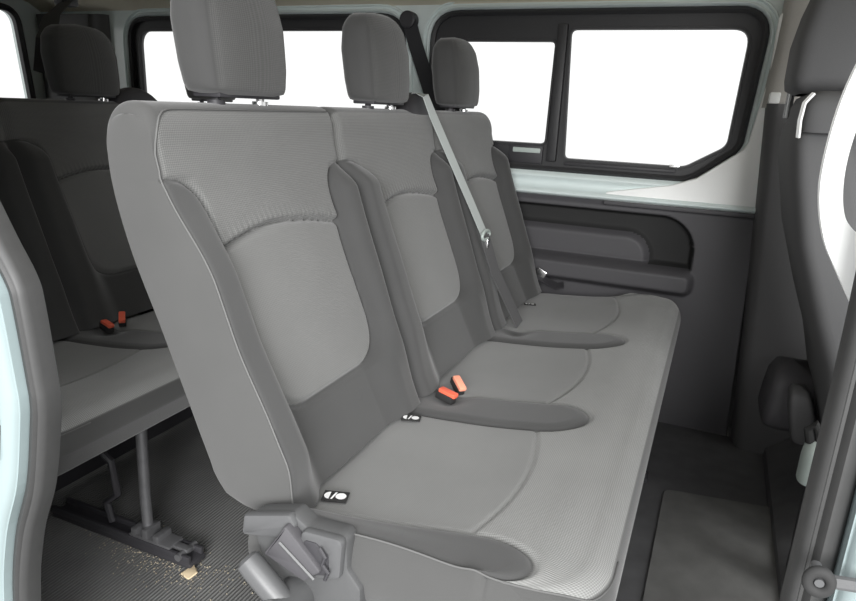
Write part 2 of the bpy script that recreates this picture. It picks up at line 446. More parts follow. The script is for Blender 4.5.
def build_headrest(root, k):
    c = CEN[k]; z0, z1 = .924, 1.098
    nz_, na_ = 41, 73
    t = np.linspace(0, 1, nz_); T = t[:, None]
    a = np.linspace(0, 2 * PI, na_); 
    # width / depth over the height; flat bottom, crowned top
    wt = np.interp(t, [0, .02, .06, .25, .6, .85, .95, .985, 1], [.066, .084, .090, .094, .096, .089, .075, .055, .0])
    dt = np.interp(t, [0, .02, .06, .25, .6, .85, .95, .985, 1], [.030, .039, .042, .045, .046, .041, .030, .018, .0])
    for arr in (wt, dt):
        for _ in range(1): arr[2:-2] = (arr[1:-3] + 2 * arr[2:-2] + arr[3:-1]) / 4
    ca, sa = np.cos(a), np.sin(a); ex = 2 / 3.0
    sx = np.sign(ca) * np.abs(ca) ** ex; sy = np.sign(sa) * np.abs(sa) ** ex
    xc = -.672 - .019 * t
    P = np.zeros((nz_, na_, 3))
    P[:, :, 0] = xc[:, None] + dt[:, None] * sx[None] + .006 * (sx[None] > 0) * (1 - sy[None] ** 2) * np.sin(PI * T) ** .5
    P[:, :, 1] = c + wt[:, None] * sy[None]
    crown = .010 * (1 - (wt[:, None] * sy[None] / .1) ** 2) * sst(.8, 1, T)
    P[:, :, 2] = z0 + (z1 - z0 - .010) * T + crown
    yy = (P[:, :, 1] - c) / np.maximum(wt[:, None], .02)
    fr = (P[:, :, 0] > xc[:, None])
    f = np.where(fr, sst(.86, .82, np.abs(yy)), 0) * sst(.03, .06, T)
    groove = np.where(fr, np.exp(-((np.abs(yy) - .84) / .03) ** 2), 0) * .0028 * sst(.02, .1, T)
    P[:, :, 0] -= groove
    P[:, -1] = P[:, 0]
    tone = .04 + .40 * f; tex = f * .9  # same cloth darkened, the backlit look is put into the tone
    uv = np.stack([a[None, :] / (2 * PI) * .5 + 0 * T, T * .18 + 0 * a[None]], 2)
    N = grid_normals(P); N[:, 0] = N[:, -1] = (N[:, 0] + N[:, -1]) / 2
    h = grid_obj('headrest', P, M['cloth'], root, dict(tone=tone, tex=tex), uv, None, N, flip=True)
    MB().box((-.696, c - .07, .920), (-.648, c + .07, .9275), .003).build('underside', M['dark'], h)
    for s in (-1, 1):
        MB().tube([(-.672, c + s * .05, .875), (-.672, c + s * .05, .935)], .0065, 10).tube([(-.672, c + s * .05, .90), (-.672, c + s * .05, .9165)], .0125, 12).build('headrest_post', M['dark'] if s < 0 else M['chrome'], h)
    return h

CZX = np.array([-.505, -.46, -.38, -.30, -.22, -.15, -.11, -.075]); CZZ = np.array([.372, .383, .390, .397, .408, .419, .423, .420])
def cushion_top(x): return smooth_interp(x, CZX, CZZ)
def cap_dist(X, Y, x0, x1, yc, hw):
    """signed distance to a tongue lying along x, rounded at the x1 end"""
    dx = np.maximum(X - (x1 - hw * 1.25), 0) / 1.25; return np.hypot(dx, Y - yc) - hw

def build_cushion(root):
    xs = np.linspace(-.49, -.075, 150)
    a = np.linspace(0, PI / 2, 22)[1:]
    X = np.concatenate([xs, -.075 + .040 * np.sin(a) ** .9, np.linspace(-.036, -.075, 14), np.linspace(-.09, -.48, 12)])
    Z = np.concatenate([cushion_top(xs), .420 - .046 * (1 - np.cos(a)), np.linspace(.368, .312, 14), np.full(12, .304)])
    n = len(X); nt = len(xs); ntop = nt + len(a)
    m = 430; e = np.linspace(-1, 1, m); y = (Y0 + Y1) / 2 + np.sign(e) * .675 * (1 - (1 - np.abs(e)) ** 1.1)
    XX = np.repeat(X[:, None], m, 1); ZZ = np.repeat(Z[:, None], m, 1); YY = np.repeat(y[None], n, 0)
    top = (np.arange(n) < ntop)[:, None] * np.ones((1, m))
    ed = np.minimum(YY - Y0, Y1 - YY)
    # tongues between the seats, and the half tongues on the two ends
    T1 = cap_dist(XX, YY, -.5, -.140, 1.060, .058); T2 = cap_dist(XX, YY, -.5, -.140, 1.510, .058)
    Tn = cap_dist(XX, YY, -.5, -.098, Y0 - .01, .092 - .020 * sst(-.22, -.45, XX))
    Tf = cap_dist(XX, YY, -.5, -.20, Y1 + .01, .060)
    T = np.minimum(np.minimum(T1, T2), Tn)
    nearr = top * sst(-.08, -.1, XX)
    D = np.zeros_like(XX)
    D -= .0050 * np.exp(-(T / .004) ** 2) * nearr
    tm = np.minimum(T1, T2)
    D += .004 * sst(0, -.02, tm) * nearr - .016 * np.exp(-((XX + .405) / .035) ** 2) * (np.exp(-((YY - 1.085) / .035) ** 2) + np.exp(-((YY - 1.535) / .035) ** 2)) * top
    D += .004 * sst(0, -.02, Tn) * nearr
    # seat dishes and the arc seams
    seam = np.ones_like(XX)
    for c in CEN:
        u = (YY - c) / .17
        xa = -.222 + .030 * (1 - u ** 2) + .006 * u
        ins = (np.abs(u) < 1.15) * sst(0, .004, T)
        D += -.0042 * np.exp(-((XX - xa) / .0035) ** 2) * ins * nearr
        D += -.010 * np.exp(-(u / .75) ** 2) * sst(-.05, -.3, XX) * top
        seam = np.where((np.abs(YY - c) <= .225), sst(-.0015, .0015, XX - xa), seam)
    D -= .014 * np.clip(1 - ed / .04, 0, 1) ** 2 * top * .25
    D += .012 * np.exp(-((Y1 - YY - .05) / .04) ** 2) * sst(-.3, -.12, XX) * top
    D += .024 * np.exp(-((YY - Y0) / .045) ** 2) * sst(-.14, -.32, XX) * top
    ZZ2 = ZZ + D
    R = .088; cor = np.where(ed < R, R - np.sqrt(np.maximum(R * R - (R - ed) ** 2, 0)), 0)
    XX2 = XX - cor * sst(-.25, -.06, XX) * .92
    P = np.stack([XX2, YY, ZZ2], 2)
    arc = np.concatenate([[0], np.cumsum(np.hypot(np.diff(X), np.diff(Z)))])
    uv = np.stack([YY, np.repeat(arc[:, None], m, 1)], 2)
    light = sst(-.0015, .0015, T)
    tone = np.where(top > 0, light * (1.14 + .34 * seam), .35)  # cloth lifted above the backrest tone, stronger light put into the colour
    tex = np.where(top > 0, light * (.35 + .65 * seam), 0)
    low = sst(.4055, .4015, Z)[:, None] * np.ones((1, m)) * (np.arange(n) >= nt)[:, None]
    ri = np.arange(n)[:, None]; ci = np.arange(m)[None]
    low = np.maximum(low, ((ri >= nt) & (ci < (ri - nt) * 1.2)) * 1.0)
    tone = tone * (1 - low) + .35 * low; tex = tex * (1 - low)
    Nr = grid_normals(P)
    Tc = (T[:-1, :-1] + T[1:, 1:]) / 2; tp = (top[:-1, :-1] > 0) & (np.arange(n - 1) < nt - 6)[:, None]
    masks = [(T1[:-1, :-1] < 0) & tp, (T2[:-1, :-1] < 0) & tp, (Tn[:-1, :-1] < 0) & tp]
    at = dict(tone=tone, tex=tex)
    rest = ~(masks[0] | masks[1] | masks[2])
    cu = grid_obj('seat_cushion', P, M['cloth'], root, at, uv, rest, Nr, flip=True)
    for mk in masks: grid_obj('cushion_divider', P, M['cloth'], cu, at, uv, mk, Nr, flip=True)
    # end panels
    for j, s in ((0, -1), (m - 1, 1)):
        lo = P[:, j]; K = 14; rows = ntop + 13
        G = np.zeros((rows, K, 3))
        for i in range(rows):
            p = lo[i]; q = np.array([min(p[0], -.055 - .02) if i > nt else p[0], p[1], .304])
            if i >= nt: q[0] = p[0] * .9 + lo[ntop + 13, 0] * .1
            for kk in range(K):
                t = kk / (K - 1); G[i, kk] = p * (1 - t) + q * t; G[i, kk, 1] += s * .014 * math.sin(PI * min(1, t * 1.15)) ** .8 * (1 if i < nt else max(0, 1 - (i - nt) / 24))
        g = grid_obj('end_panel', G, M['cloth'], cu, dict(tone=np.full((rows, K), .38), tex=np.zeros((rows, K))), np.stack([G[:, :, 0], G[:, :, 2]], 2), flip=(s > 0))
        if s < 0:
            pp = [(p[0], p[1] - .001, p[2] + .001) for p in lo[48:nt:3]]
            w_ = int(.05 / .00314)
            for q in range(1, 15): pp.append(tuple(P[nt + min(q, 12), int(q * 1.2)] + np.array([.0008, -.0006, .0008])))
            pp += [tuple(P[nt + 12, jj] + np.array([.001, 0, .0006])) for jj in range(18, 46, 2)]
            pp = np.array(pp)
            for _ in range(6): pp[1:-1] = (pp[:-2] + 2 * pp[1:-1] + pp[2:]) / 4
            pp = pp.tolist()
            MB().tube(pp, .0012, 6).build('piping', M['piping'], cu)
    return cu

def build_leg(root, y, xe=.012):
    l = MB()
    l.box((-.40, y - .022, .003), (xe, y + .022, .016), .003)
    l.box((-.40, y - .022, .014), (xe - .004, y - .014, .03), .002).box((-.40, y + .014, .014), (xe - .004, y + .022, .03), .002)
    leg = l.build('floor_rail', M['dark'], root)
    MB().tube([(-.135, y + .0, .03), (-.143, y + .006, .12), (-.140, y + .008, .285)], .0115, 12).build('leg', M['steel'], root)
    MB().tube([(-.24, y, .03), (-.25, y, .075), (-.215, y, .105), (-.225, y, .18), (-.40, y, .285)], .008, 8).build('leg', M['dark'], root)
    d = MB()
    d.box((-.170, y - .02, .028), (-.06, y + .02, .036), .003)
    for q in range(3): d.box((-.165 + q * .03, y - .02, .03), (-.150 + q * .03, y + .02, .05 + .006 * (q % 2)), .004)
    d.box((-.07, y - .008, .024), (xe - .02, y + .008, .034), .003)
    d.tube([(xe - .03, y - .026, .024), (xe - .03, y + .026, .024)], .008, 10)
    d.build('floor_latch', M['steel'], root)

def build_bench(name):
    root = empty(name, (-.30, 1.28, 0))
    cu = build_cushion(root)
    for k in range(3):
        build_backrest(root, k, k == 0, k == 2); build_headrest(root, k)
    f = MB()
    f.box((-.50, .66, .265), (-.13, .69, .306), .004).box((-.50, 1.87, .265), (-.13, 1.90, .306), .004)
    f.box((-.16, .66, .275), (-.13, 1.90, .305), .004).box((-.49, .66, .275), (-.45, 1.90, .315), .004)
    f.box((-.46, .67, .294), (-.14, 1.89, .303), .002)
    for c in (.70, 1.055, 1.505, 1.87): f.tube([(-.485, c, .275), (-.53, c, .38), (-.59, c, .50)], .011, 8)
    f.box((-.478, .67, .012), (-.466, 1.89, .30), .002)  # added dark plate, stands in for the shade under the bench
    f.build('seat_frame', M['dark'], root)
    build_leg(root, .905, -.004); build_leg(root, 1.655, -.05)
    # belt guide on the shoulder between second and third backrest
    nu, nv = 25, 17; u = np.linspace(0, 1, nu)[:, None]; v = np.linspace(-1, 1, nv)[None]
    hgt = (np.sin(PI * np.clip(u, 0, 1)) ** .55) * (1 - v ** 4)
    P = np.stack([-.680 + .036 * v + 0 * u, 1.372 + .18 * u + 0 * v, .888 + .062 * hgt], 2)
    grid_obj('belt_guide', P, M['dark'], root)
    # sewn-in child-seat tags: little round symbols on black cloth
    return root

bench = build_bench('bench_seat')
rear = copy_tree(bench); rear.location = bench.location + Vector((-.85, -.03, 0)); rear.scale.z = .985
far_hr = [o for o in rear.children if o.name.startswith('headrest')][-1]; far_hr.location.y += .05
mid_hr = [o for o in rear.children if o.name.startswith('headrest')][1]; mid_hr.location.y += .03
tag(bench, 'grey cloth three-seat bench nearest the door, in the middle of the cabin', 'bench seat', 'bench seats')
tag(rear, 'dark grey bench in the last row, behind the front bench at the left edge', 'bench seat', 'bench seats')

# parts only the near bench shows: recliner cover, tags
cov = MB()
cov.prism(rpoly([(-.452, .330), (-.318, .300), (-.318, .36), (-.336, .381), (-.338, .428), (-.394, .424), (-.414, .436), (-.483, .414)], [.015, .01, .01, .012, .014, .012, .01, .014]), .583, .612, .005)
cover = cov.build('recliner_cover', M['plastic'], bench)
MB().prism(rpoly([(-.488, .386), (-.418, .403), (-.405, .424), (-.414, .438), (-.484, .416)], .006), .576, .590, .004).build('cover_ledge', M['plastic_l'], cover)
MB().prism(rpoly([(-.405, .352), (-.342, .372), (-.338, .428), (-.396, .424)], .010), .574, .588, .004).build('cover_rim', M['plastic_l'], cover)
MB().prism(rpoly([(-.385, .366), (-.356, .374), (-.357, .402), (-.374, .414), (-.392, .413)], .006), .5725, .580, .001).build('cover_recess', M['dark'], cover)
blk = MB(); blk.prism(rpoly([(-.447, .379), (-.388, .359), (-.363, .381), (-.414, .430), (-.424, .412)], .004), .566, .584, .003)
b_ = blk.build('recliner_block', M['panel'], cover)
MB().tube([(-.421, .5655, .405), (-.372, .5655, .369)], .0026, 6).build('edge_strip', M['plastic'], b_)
hook = MB().tube([(-.366, .569, .413), (-.357, .567, .404), (-.361, .567, .393), (-.353, .567, .384), (-.358, .568, .372)], .0026, 8); hook.build('catch', M['dark'], cover)
lv = MB()
A_ = Vector((-.461, .555, .372)); B_ = Vector((-.402, .552, .327)); dd = (B_ - A_).normalized()
pts = [A_ - dd * .004, A_, A_ + dd * .012, A_.lerp(B_, .5), B_]
lv.tube(pts, [.011, .0155, .0165, .0165, .0155], 20)
hd = lv.build('recliner_handle', M['plastic_l'], cover)
lv = MB()
def disc(mb, c, r, y0, y1, n=28):
    prof = [(0, y0), (r * .78, y0), (r, y0 + .004), (r, y1)]
    V = []; F = []
    for rr, yy in prof: V += [(c[0] + rr * math.cos(2 * PI * i / n), yy, c[1] + rr * math.sin(2 * PI * i / n)) for i in range(n)]
    for a in range(3):
        for i in range(n): F.append([a * n + i, a * n + (i + 1) % n, (a + 1) * n + (i + 1) % n, (a + 1) * n + i])
    mb.add(V, F)
disc(lv, (-.408, .321), .025, .532, .584); lv.build('pivot', M['plastic'], hd)
lv = MB(); disc(lv, (-.410, .320), .015, .5295, .534); lv.build('pivot_cap', M['plastic_l'], hd)

def seat_tag(x, y, w, h, rot=.3, dz=0.):
    """black cloth flag, length w roughly along the cabin, printed with a half disc, a slash and a disc"""
    z = float(cushion_top(np.array([x]))[0]) + .0016 + dz
    c_, s_ = math.cos(rot), math.sin(rot); T = lambda a, b, q: (x + a * c_ - b * s_, y + a * s_ + b * c_, z + q)
    mb = MB().box((-w / 2, -h / 2, 0), (w / 2, h / 2, .002), .0006)
    t = mesh_obj('child_seat_tag', [T(*v) for v in mb.v], mb.f, M['black'], bench, True, sharp=.6)
    s = MB(); r = h * .34
    def poly(p): s.add([T(a, b, .0024) for a, b in p], [list(range(len(p)))])
    poly([(-w * .22 - abs(r * math.sin(a)) * .95, r * math.cos(a)) for a in np.linspace(0, PI, 12)])
    poly([(-w * .16, -r), (-w * .08, -r), (w * .04, r), (-w * .04, r)])
    poly([(w * .22 + r * .9 * math.cos(a), r * .9 * math.sin(a)) for a in np.linspace(0, 2 * PI, 20)[:-1]])
    s.build('symbol', M['white'], t, smooth=False)
    return t
seat_tag(-.424, .700, .036, .025); seat_tag(-.434, .972, .034, .022); seat_tag(-.440, 1.79, .034, .016)

# ------------------------------------------------------------------ buckles
def buckle(loc, ang, tilt, pale, label, group):
    r = empty('seat_belt_buckle', loc, label, 'seat belt buckle', group)
    R_ = Matrix.Rotation(ang, 3, 'Z') @ Matrix.Rotation(tilt, 3, 'Y')
    def part(name, a, b, mat, bev):
        mb = MB(); mb.box(a, b, bev); V = [R_ @ Vector(p) + Vector(loc) for p in mb.v]; return mesh_obj(name, V, mb.f, mat, r, True, sharp=.7)
    part('buckle_body', (-.024, -.008, -.014), (.015, .008, .002), M['black'], .003)
    part('release_button', (-.019, -.0075, .000), (.019, .0075, .009), M['orange_l'] if pale else M['orange'], .003)
    return r
gb = 'orange seat belt buckles on the benches'
for off, where in ((Vector((0, 0, 0)), 'on the front bench'), (Vector((-.85, -.03, 0)), 'on the rear bench')):
    f = where.startswith('on the front')
    buckle(Vector((-.408, 1.082, .396)) + off, math.radians(-14), .12, False,
           'deep orange seat belt buckle lying flatter on the near bench between two seats' if f else 'deep orange seat belt buckle nearer the door on the rear bench', gb)
    buckle(Vector((-.400, 1.118, .404)) + off, math.radians(-44), .35, f,
           'pale orange seat belt buckle propped against its neighbour on the near bench' if f else 'orange seat belt buckle further from the door on the rear bench', gb)

# ------------------------------------------------------------------ belts
sb = empty('seat_belt', (-.41, 1.58, .40), 'pale grey seat belt running down over the middle of the near bench backrest', 'seat belt')
up_pts = [(-.690, 1.452, .925), (-.668, 1.452, .948), (-.645, 1.455, .944), (-.628, 1.465, .90), (-.585, 1.492, .80), (-.540, 1.516, .70), (-.508, 1.535, .625)]
MB().strap(up_pts, (0.25, 1, -.1), .030).build('upper_webbing', M['belt'], sb)
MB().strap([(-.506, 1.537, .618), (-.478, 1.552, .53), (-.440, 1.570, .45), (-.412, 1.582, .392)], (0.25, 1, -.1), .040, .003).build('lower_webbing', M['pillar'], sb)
tg = MB(); tg.tube([(-.508 + .004, 1.537 + .026 * math.cos(a), .622 + .011 * math.sin(a)) for a in np.linspace(0, 2 * PI, 20)], .0042, 8)
tng = tg.build('belt_tongue', M['pale'], sb)
MB().box((-.502, 1.533, .577), (-.496, 1.553, .612), .002).build('tongue_plate', M['chrome'], tng)

pb = empty('seat_belt', (-.965, 2.0, 1.18), 'black seat belt slanting down from a round anchor on the window pillar', 'seat belt')
MB().strap([(-.958, 2.012, 1.172), (-.930, 2.008, 1.10), (-.893, 2.0, 1.02), (-.862, 1.99, .955), (-.80, 1.97, .86)], (1, 0, .35), .048).build('webbing', M['belt_d'], pb)
an = MB(); disc(an, (-.962, 1.178), .026, 1.999, 2.034); an.build('belt_anchor', M['dark'], pb)
rb = empty('seat_belt', (-2.30, 1.60, 1.2), 'black seat belt strap hanging behind the headrest of the rear bench', 'seat belt')
MB().strap([(-1.92, 1.58, 1.19), (-1.80, 1.42, 1.12), (-1.70, 1.32, 1.05), (-1.66, 1.27, .96)], (0, 1, .5), .05).build('webbing', M['belt_d'], rb)
an = MB(); an.box((-1.95, 1.55, 1.17), (-1.91, 1.61, 1.205), .008); an.build('belt_anchor', M['dark'], rb)

fb = empty('seat_belt_buckle', (-.455, 1.975, .42), 'silver belt tongue and black strap tucked beside the far end of the near bench', 'seat belt buckle')
MB().box((-.480, 1.972, .418), (-.445, 1.979, .452), .003, Matrix.Rotation(.5, 3, 'Y')).build('tongue_plate', M['chrome'], fb)
MB().strap([(-.475, 1.972, .43), (-.44, 1.968, .418), (-.405, 1.968, .405), (-.385, 1.972, .412)], (0, 1, .4), .03, .006).build('strap', M['dark'], fb)

# ------------------------------------------------------------------ setting: floor, walls, roof
def struct(o): o['kind'] = 'structure'; return o
struct(MB().box((-2.66, .47, -.05), (1.3, 2.12, 0), 0).build('floor', M['floor'], None, False))
mt = MB()
mt.prism([(-.075, 0.50), (-.075, 2.03), (.60, 2.03), (.60, .50)], 0, .004, .001)
V = [(x, z, y) for x, y, z in mt.v]; o = mesh_obj('trim_1', V, mt.f, M['mat_d'], None, True, sharp=.6); struct(o)

fm = empty('floor_mat', (.13, 1.25, .004), 'worn dark grey floor mat on the floor in front of the near bench', 'floor mat')
out = rpoly([(-.015, .80), (-.006, 1.615), (.276, 1.655), (.292, .80)], [.03, .03, .03, .03])
mb = MB(); mb.prism(out, .0045, .012, .002); mesh_obj('mat', [(x, z, y) for x, y, z in mb.v], mb.f, M['mat_l'], fm, True, sharp=.6)
rb_ = MB()
for q in range(5): rb_.box((.296 + q * .011, 1.36, .004), (.302 + q * .011, 1.60, .011), .002)
rb_.build('mat_ribs', M['mat_d'], fm)

# window outlines on the far side wall (x,z)
W1 = rpoly([(-.885, .755), (-.885, 1.198), (.060, 1.198), (.038, .848), (-.078, .755)], [.07, .085, .075, .05, .09])
G1 = rpoly([(-.442, .783), (-.458, 1.156), (.024, 1.156), (.012, .848), (-.092, .783)], [.02, .022, .045, .04, .06])
G2 = rpoly([(-.79, .822), (-.79, 1.123), (-.495, 1.123), (-.500, .822)], [.02, .02, .018, .02])
W2 = rpoly([(-2.165, .755), (-2.165, 1.192), (-.992, 1.192), (-.992, .755)], [.07, .085, .085, .07])
G3 = rpoly([(-2.130, .80), (-2.130, 1.155), (-1.045, 1.155), (-1.045, .80)], [.05, .06, .04, .04])
YW = 2.045
wl = sheet('wall_left', [(-2.66, .655), (-2.66, 1.26), (1.3, 1.26), (1.3, .655)], [W1, W2], YW, M['paint'], None, .03)
struct(wl)
MB().box((-2.66, 2.10, 0), (1.3, 2.12, .66), 0).box((-2.66, 2.085, .645), (1.3, 2.12, .66), 0).build('outer_skin', M['pillar'], wl, False)
# rolled sill under the windows (painted), part of the wall
sillprof = [(2.046, .757), (2.040, .748), (2.030, .741), (2.024, .735), (2.024, .728), (2.034, .722), (2.037, .712), (2.033, .700), (2.016, .694), (2.008, .688), (2.008, .682), (2.02, .676), (2.04, .672)]
G = np.array([[(x, y, z) for y, z in sillprof] for x in np.linspace(-2.2, .11, 24)])
grid_obj('window_sill', G, M['paint_t'], wl)
rw = [(0.100, .757), (.128, .68)]
# white pillar field right of the window, standing a little proud
MB().prism(rpoly([(-.055, .760), (.058, .850), (.082, 1.03), (.080, 1.19), (.118, 1.19), (.128, .96), (.132, .674), (-.30, .674), (-.30, .70), (-.12, .735)], [.02, .05, .05, .02, .01, .02, .004, .004, .01, .05]), 2.018, 2.046, .006).build('window_pillar', M['paint_w'], wl)

def window(name, Wo, panes, label_latch=False):
    fr = sheet(name, Wo, panes, YW + .006, M['rubber'], None, .022); struct(fr)
    ring('window_seal', Wo, [(-.004, YW + .010), (-.006, YW - .008), (.002, YW - .014), (.010, YW - .008), (.012, YW + .002)], M['rubber'], fr)
    ring('window_flange', Wo, [(.012, YW + .002), (.014, YW - .010), (.018, YW - .013), (.022, YW - .010), (.023, YW - .004), (.030, YW - .002), (.033, YW - .009), (.037, YW - .009), (.040, YW + .003)], M['paint_t'], fr)
    for p in panes:
        ring('pane_seal', p, [(.004, YW + .006), (.003, YW + .001), (-.003, YW + .001), (-.005, YW + .012)], M['rubber'], fr)
        n = len(p); mesh_obj('pane', [(x, YW + .018, z) for x, z in p], [list(range(n))], M['glass'], fr, False)
    return fr
w1 = window('window_1', W1, [G1, G2])
MB().box((-.60, YW - .006, .797), (-.512, YW + .008, .812), .003).build('window_latch', M['pale'], w1)
MB().box((-.612, YW - .004, .765), (-.505, YW + .008, .820), .004).build('latch_housing', M['dark'], w1)
MB().box((-.435, YW - .006, .768), (-.115, YW + .004, .777), .002).build('slide_runner', M['dark'], w1)
MB().box((-.135, YW - .008, .782), (-.105, YW + .006, .791), .003).build('runner_clip', M['chrome'], w1)
MB().box((-.492, YW - .010, .775), (-.462, YW + .012, 1.168), .006).build('slide_post', M['rubber'], w1)
window('window_2', W2, [G3])

# grey moulded lower panel with the armrest recess
def sdbox(X, Z, x0, x1, z0, z1, r):
    cx, cz = (x0 + x1) / 2, (z0 + z1) / 2; qx = np.abs(X - cx) - (x1 - x0) / 2 + r; qz = np.abs(Z - cz) - (z1 - z0) / 2 + r
    return np.hypot(np.maximum(qx, 0), np.maximum(qz, 0)) + np.minimum(np.maximum(qx, qz), 0) - r
zz = np.linspace(.0, .674, 170); xx = np.linspace(0, 1, 330)
tt, Zg = np.meshgrid(xx, zz, indexing='xy')
xedge = .112 + (.674 - Zg) * .040
x0_ = -1.05; Xg = x0_ + (xedge - x0_) * tt
# recess: tall rounded nose at the right, square at the bottom
d1 = sdbox(Xg, Zg, -1.4, -.034, .492, .644, .10); d1 = np.where((Zg < .56) & (Xg > -.3), np.maximum(Xg + .034, np.maximum(.492 - Zg, -1)), d1)
d1 = np.where(Zg < .56, np.maximum(.492 - Zg, Xg + .034), d1)
d2 = sdbox(Xg, Zg, -1.5, -.145, .40, .593, .085)
lip = sdbox(Xg, Zg, -1.4, -.022, .417, .490, .028)
Yg = 2.028 + .055 * sst(.003, -.010, d1) - .032 * sst(.004, -.030, d2) * sst(.003, -.012, d1) - .030 * sst(.006, -.016, lip) * (Zg < .4925)
Yg = Yg + .018 * sst(.25, .0, Zg) * 0 + .012 * sst(.60, .674, Zg) * sst(.655, .674, Zg)
Pp = np.stack([Xg, Yg, Zg], 2); shade_band = (d1[:-1, :-1] < -.001) & (d2[:-1, :-1] > -.012) & (Zg[:-1, :-1] > .492); Np = grid_normals(Pp)
pn = grid_obj('trim_2', Pp, M['panel'], None, None, None, ~shade_band, Np); struct(pn)
grid_obj('recess_shade', Pp, M['black'], pn, None, None, shade_band, Np)  # shade inside the recess, painted as a black band of the panel
struct(MB().box((-2.64, 2.02, 0), (-1.04, 2.046, .672), .004).build('trim_3', M['panel']))
MB().box((-.30, 2.012, .664), (.112, 2.034, .676), .003).build('panel_top_edge', M['panel'], pn)

# B pillar: light upper trim, dark lower trim
G = []
for z in np.linspace(0, .965, 40):
    xl = .084 + (.965 - z) * .075 - .010 * max(0, (.4 - z)); row = []
    for x_, y_ in ((0, 2.03), (.004, 1.985), (.012, 1.966), (.03, 1.955), (.10, 1.950), (.22, 1.955), (.36, 1.97), (.52, 1.99), (1.1, 2.0)): row.append((xl + x_, y_, z))
    G.append(row)
struct(grid_obj('trim_4', np.array(G), M['pillar']))
G = []
for z in np.linspace(.955, 1.24, 30):
    xl = .074 + .012 * math.sin((z - .955) * 6); row = []
    for x_, y_ in ((0, 2.03), (.006, 2.005), (.02, 1.992), (.08, 1.985), (.2, 1.99), (.30, 2.03)): row.append((xl + x_, y_, z))
    G.append(row)
struct(grid_obj('trim_5', np.array(G), M['pillar_l']))
# rear corner: dark pillar trim and the rear wall with its door windows
G = []
for z in np.linspace(.66, 1.21, 20):
    G.append([(-2.62, 2.00, z), (-2.55, 1.985, z), (-2.40, 2.0, z), (-2.34, 2.004, z), (-2.33, 2.015, z), (-2.30, 2.012, z), (-2.275, 2.025, z), (-2.27, 2.045, z)])
struct(grid_obj('trim_6', np.array(G), M['pillar']))
RW = rpoly([(1.36, .84), (1.36, 1.205), (1.925, 1.215), (1.955, .84)], [.04, .05, .06, .04]); RW2 = rpoly([(.62, .84), (.62, 1.205), (1.20, 1.205), (1.20, .84)], .05)
rwall = sheet('wall_rear', [(.44, 0), (.44, 1.34), (2.08, 1.34), (2.08, 0)], [RW, RW2], -2.65, M['paint'], None, -.03, 'x'); struct(rwall)
for nm, p in (('window_3', RW), ('window_4', RW2)):
    k = len(p); V = []; F = []
    for o_, x_ in ((-.004, -2.66), (-.004, -2.64), (.010, -2.634), (.020, -2.64), (.022, -2.65)): V += [(x_, y_, z_) for y_, z_ in inset(p, o_)]
    for a in range(4):
        for i in range(k): F.append([a * k + i, a * k + (i + 1) % k, (a + 1) * k + (i + 1) % k, (a + 1) * k + i])
    fr = mesh_obj(nm, V, F, M['rubber'], None, True, sharp=.9); struct(fr)
    mesh_obj('pane', [(-2.665, y_, z_) for y_, z_ in p], [list(range(k))], M['glass'], fr, False)

# roof lining
ys = np.linspace(.46, 2.05, 30); cz = 1.222 + .115 * np.sin(PI * np.clip((ys - .46) / 1.59, 0, 1)) ** .6
P = np.array([[(x, y, z) for y, z in zip(ys, cz)] for x in np.linspace(-2.66, .85, 40)])
struct(grid_obj('ceiling', P, M['headliner'], flip=True))

# near side of the body: door opening with its jambs
YD = .48
seal_path = [(.100, .30), (.100, .60), (.100, .83), (.092, 1.00), (.07, 1.15), (.03, 1.19), (-.10, 1.20), (-.70, 1.20), (-.83, 1.18), (-.87, 1.10), (-.85, 1.0), (-.79, .88), (-.728, .765),
             (-.698, .715), (-.691, .683), (-.685, .60), (-.684, .57), (-.690, .535), (-.712, .450), (-.748, .366), (-.775, .25), (-.79, .05), (-.76, -.05), (-.60, -.07), (-.10, -.07), (.06, -.06), (.098, .02)]
def catmull(pts, n=5):
    k = len(pts); out = []
    for i in range(k):
        p0, p1, p2, p3 = [np.array(pts[(i + d) % k]) for d in (-1, 0, 1, 2)]
        for q in range(n):
            t = q / n; out.append(tuple(.5 * (2 * p1 + (p2 - p0) * t + (2 * p0 - 5 * p1 + 4 * p2 - p3) * t * t + (3 * p1 - p0 - 3 * p2 + p3) * t ** 3)))
    return out
sp_ = catmull(seal_path)
hole = inset(sp_, .014)
RWF = rpoly([(.22, .74), (.22, 1.20), (.95, 1.20), (1.22, .74)], .05)
wr = sheet('wall_right', [(-2.66, -.30), (-2.66, 1.26), (1.3, 1.26), (1.3, -.30)], [hole, RWF], .50, M['paint_n'], None, -.045); struct(wr)
ring('jamb_flange', hole, [(0, .50), (.002, .452), (.010, .446), (.020, .446), (.022, .455)], M['paint_n'], wr)
ds = empty('door_seal', (-.35, .47, 0), 'thick grey rubber seal around the door opening nearest the camera', 'door seal')
prof = [(.013, .494), (.014, .470), (.010, .464), (.003, .4625), (-.001, .468), (-.003, .468), (-.005, .4625), (-.008, .464), (-.0105, .472), (-.010, .49)]
ring('rubber_strip', sp_, prof, M['seal'], ds)
MB().prism(rpoly([(-.755, .49), (-.735, .49), (-.735, .535), (-.755, .535)], .006), .436, .456, .003).build('door_catch', M['plastic_l'], wr)

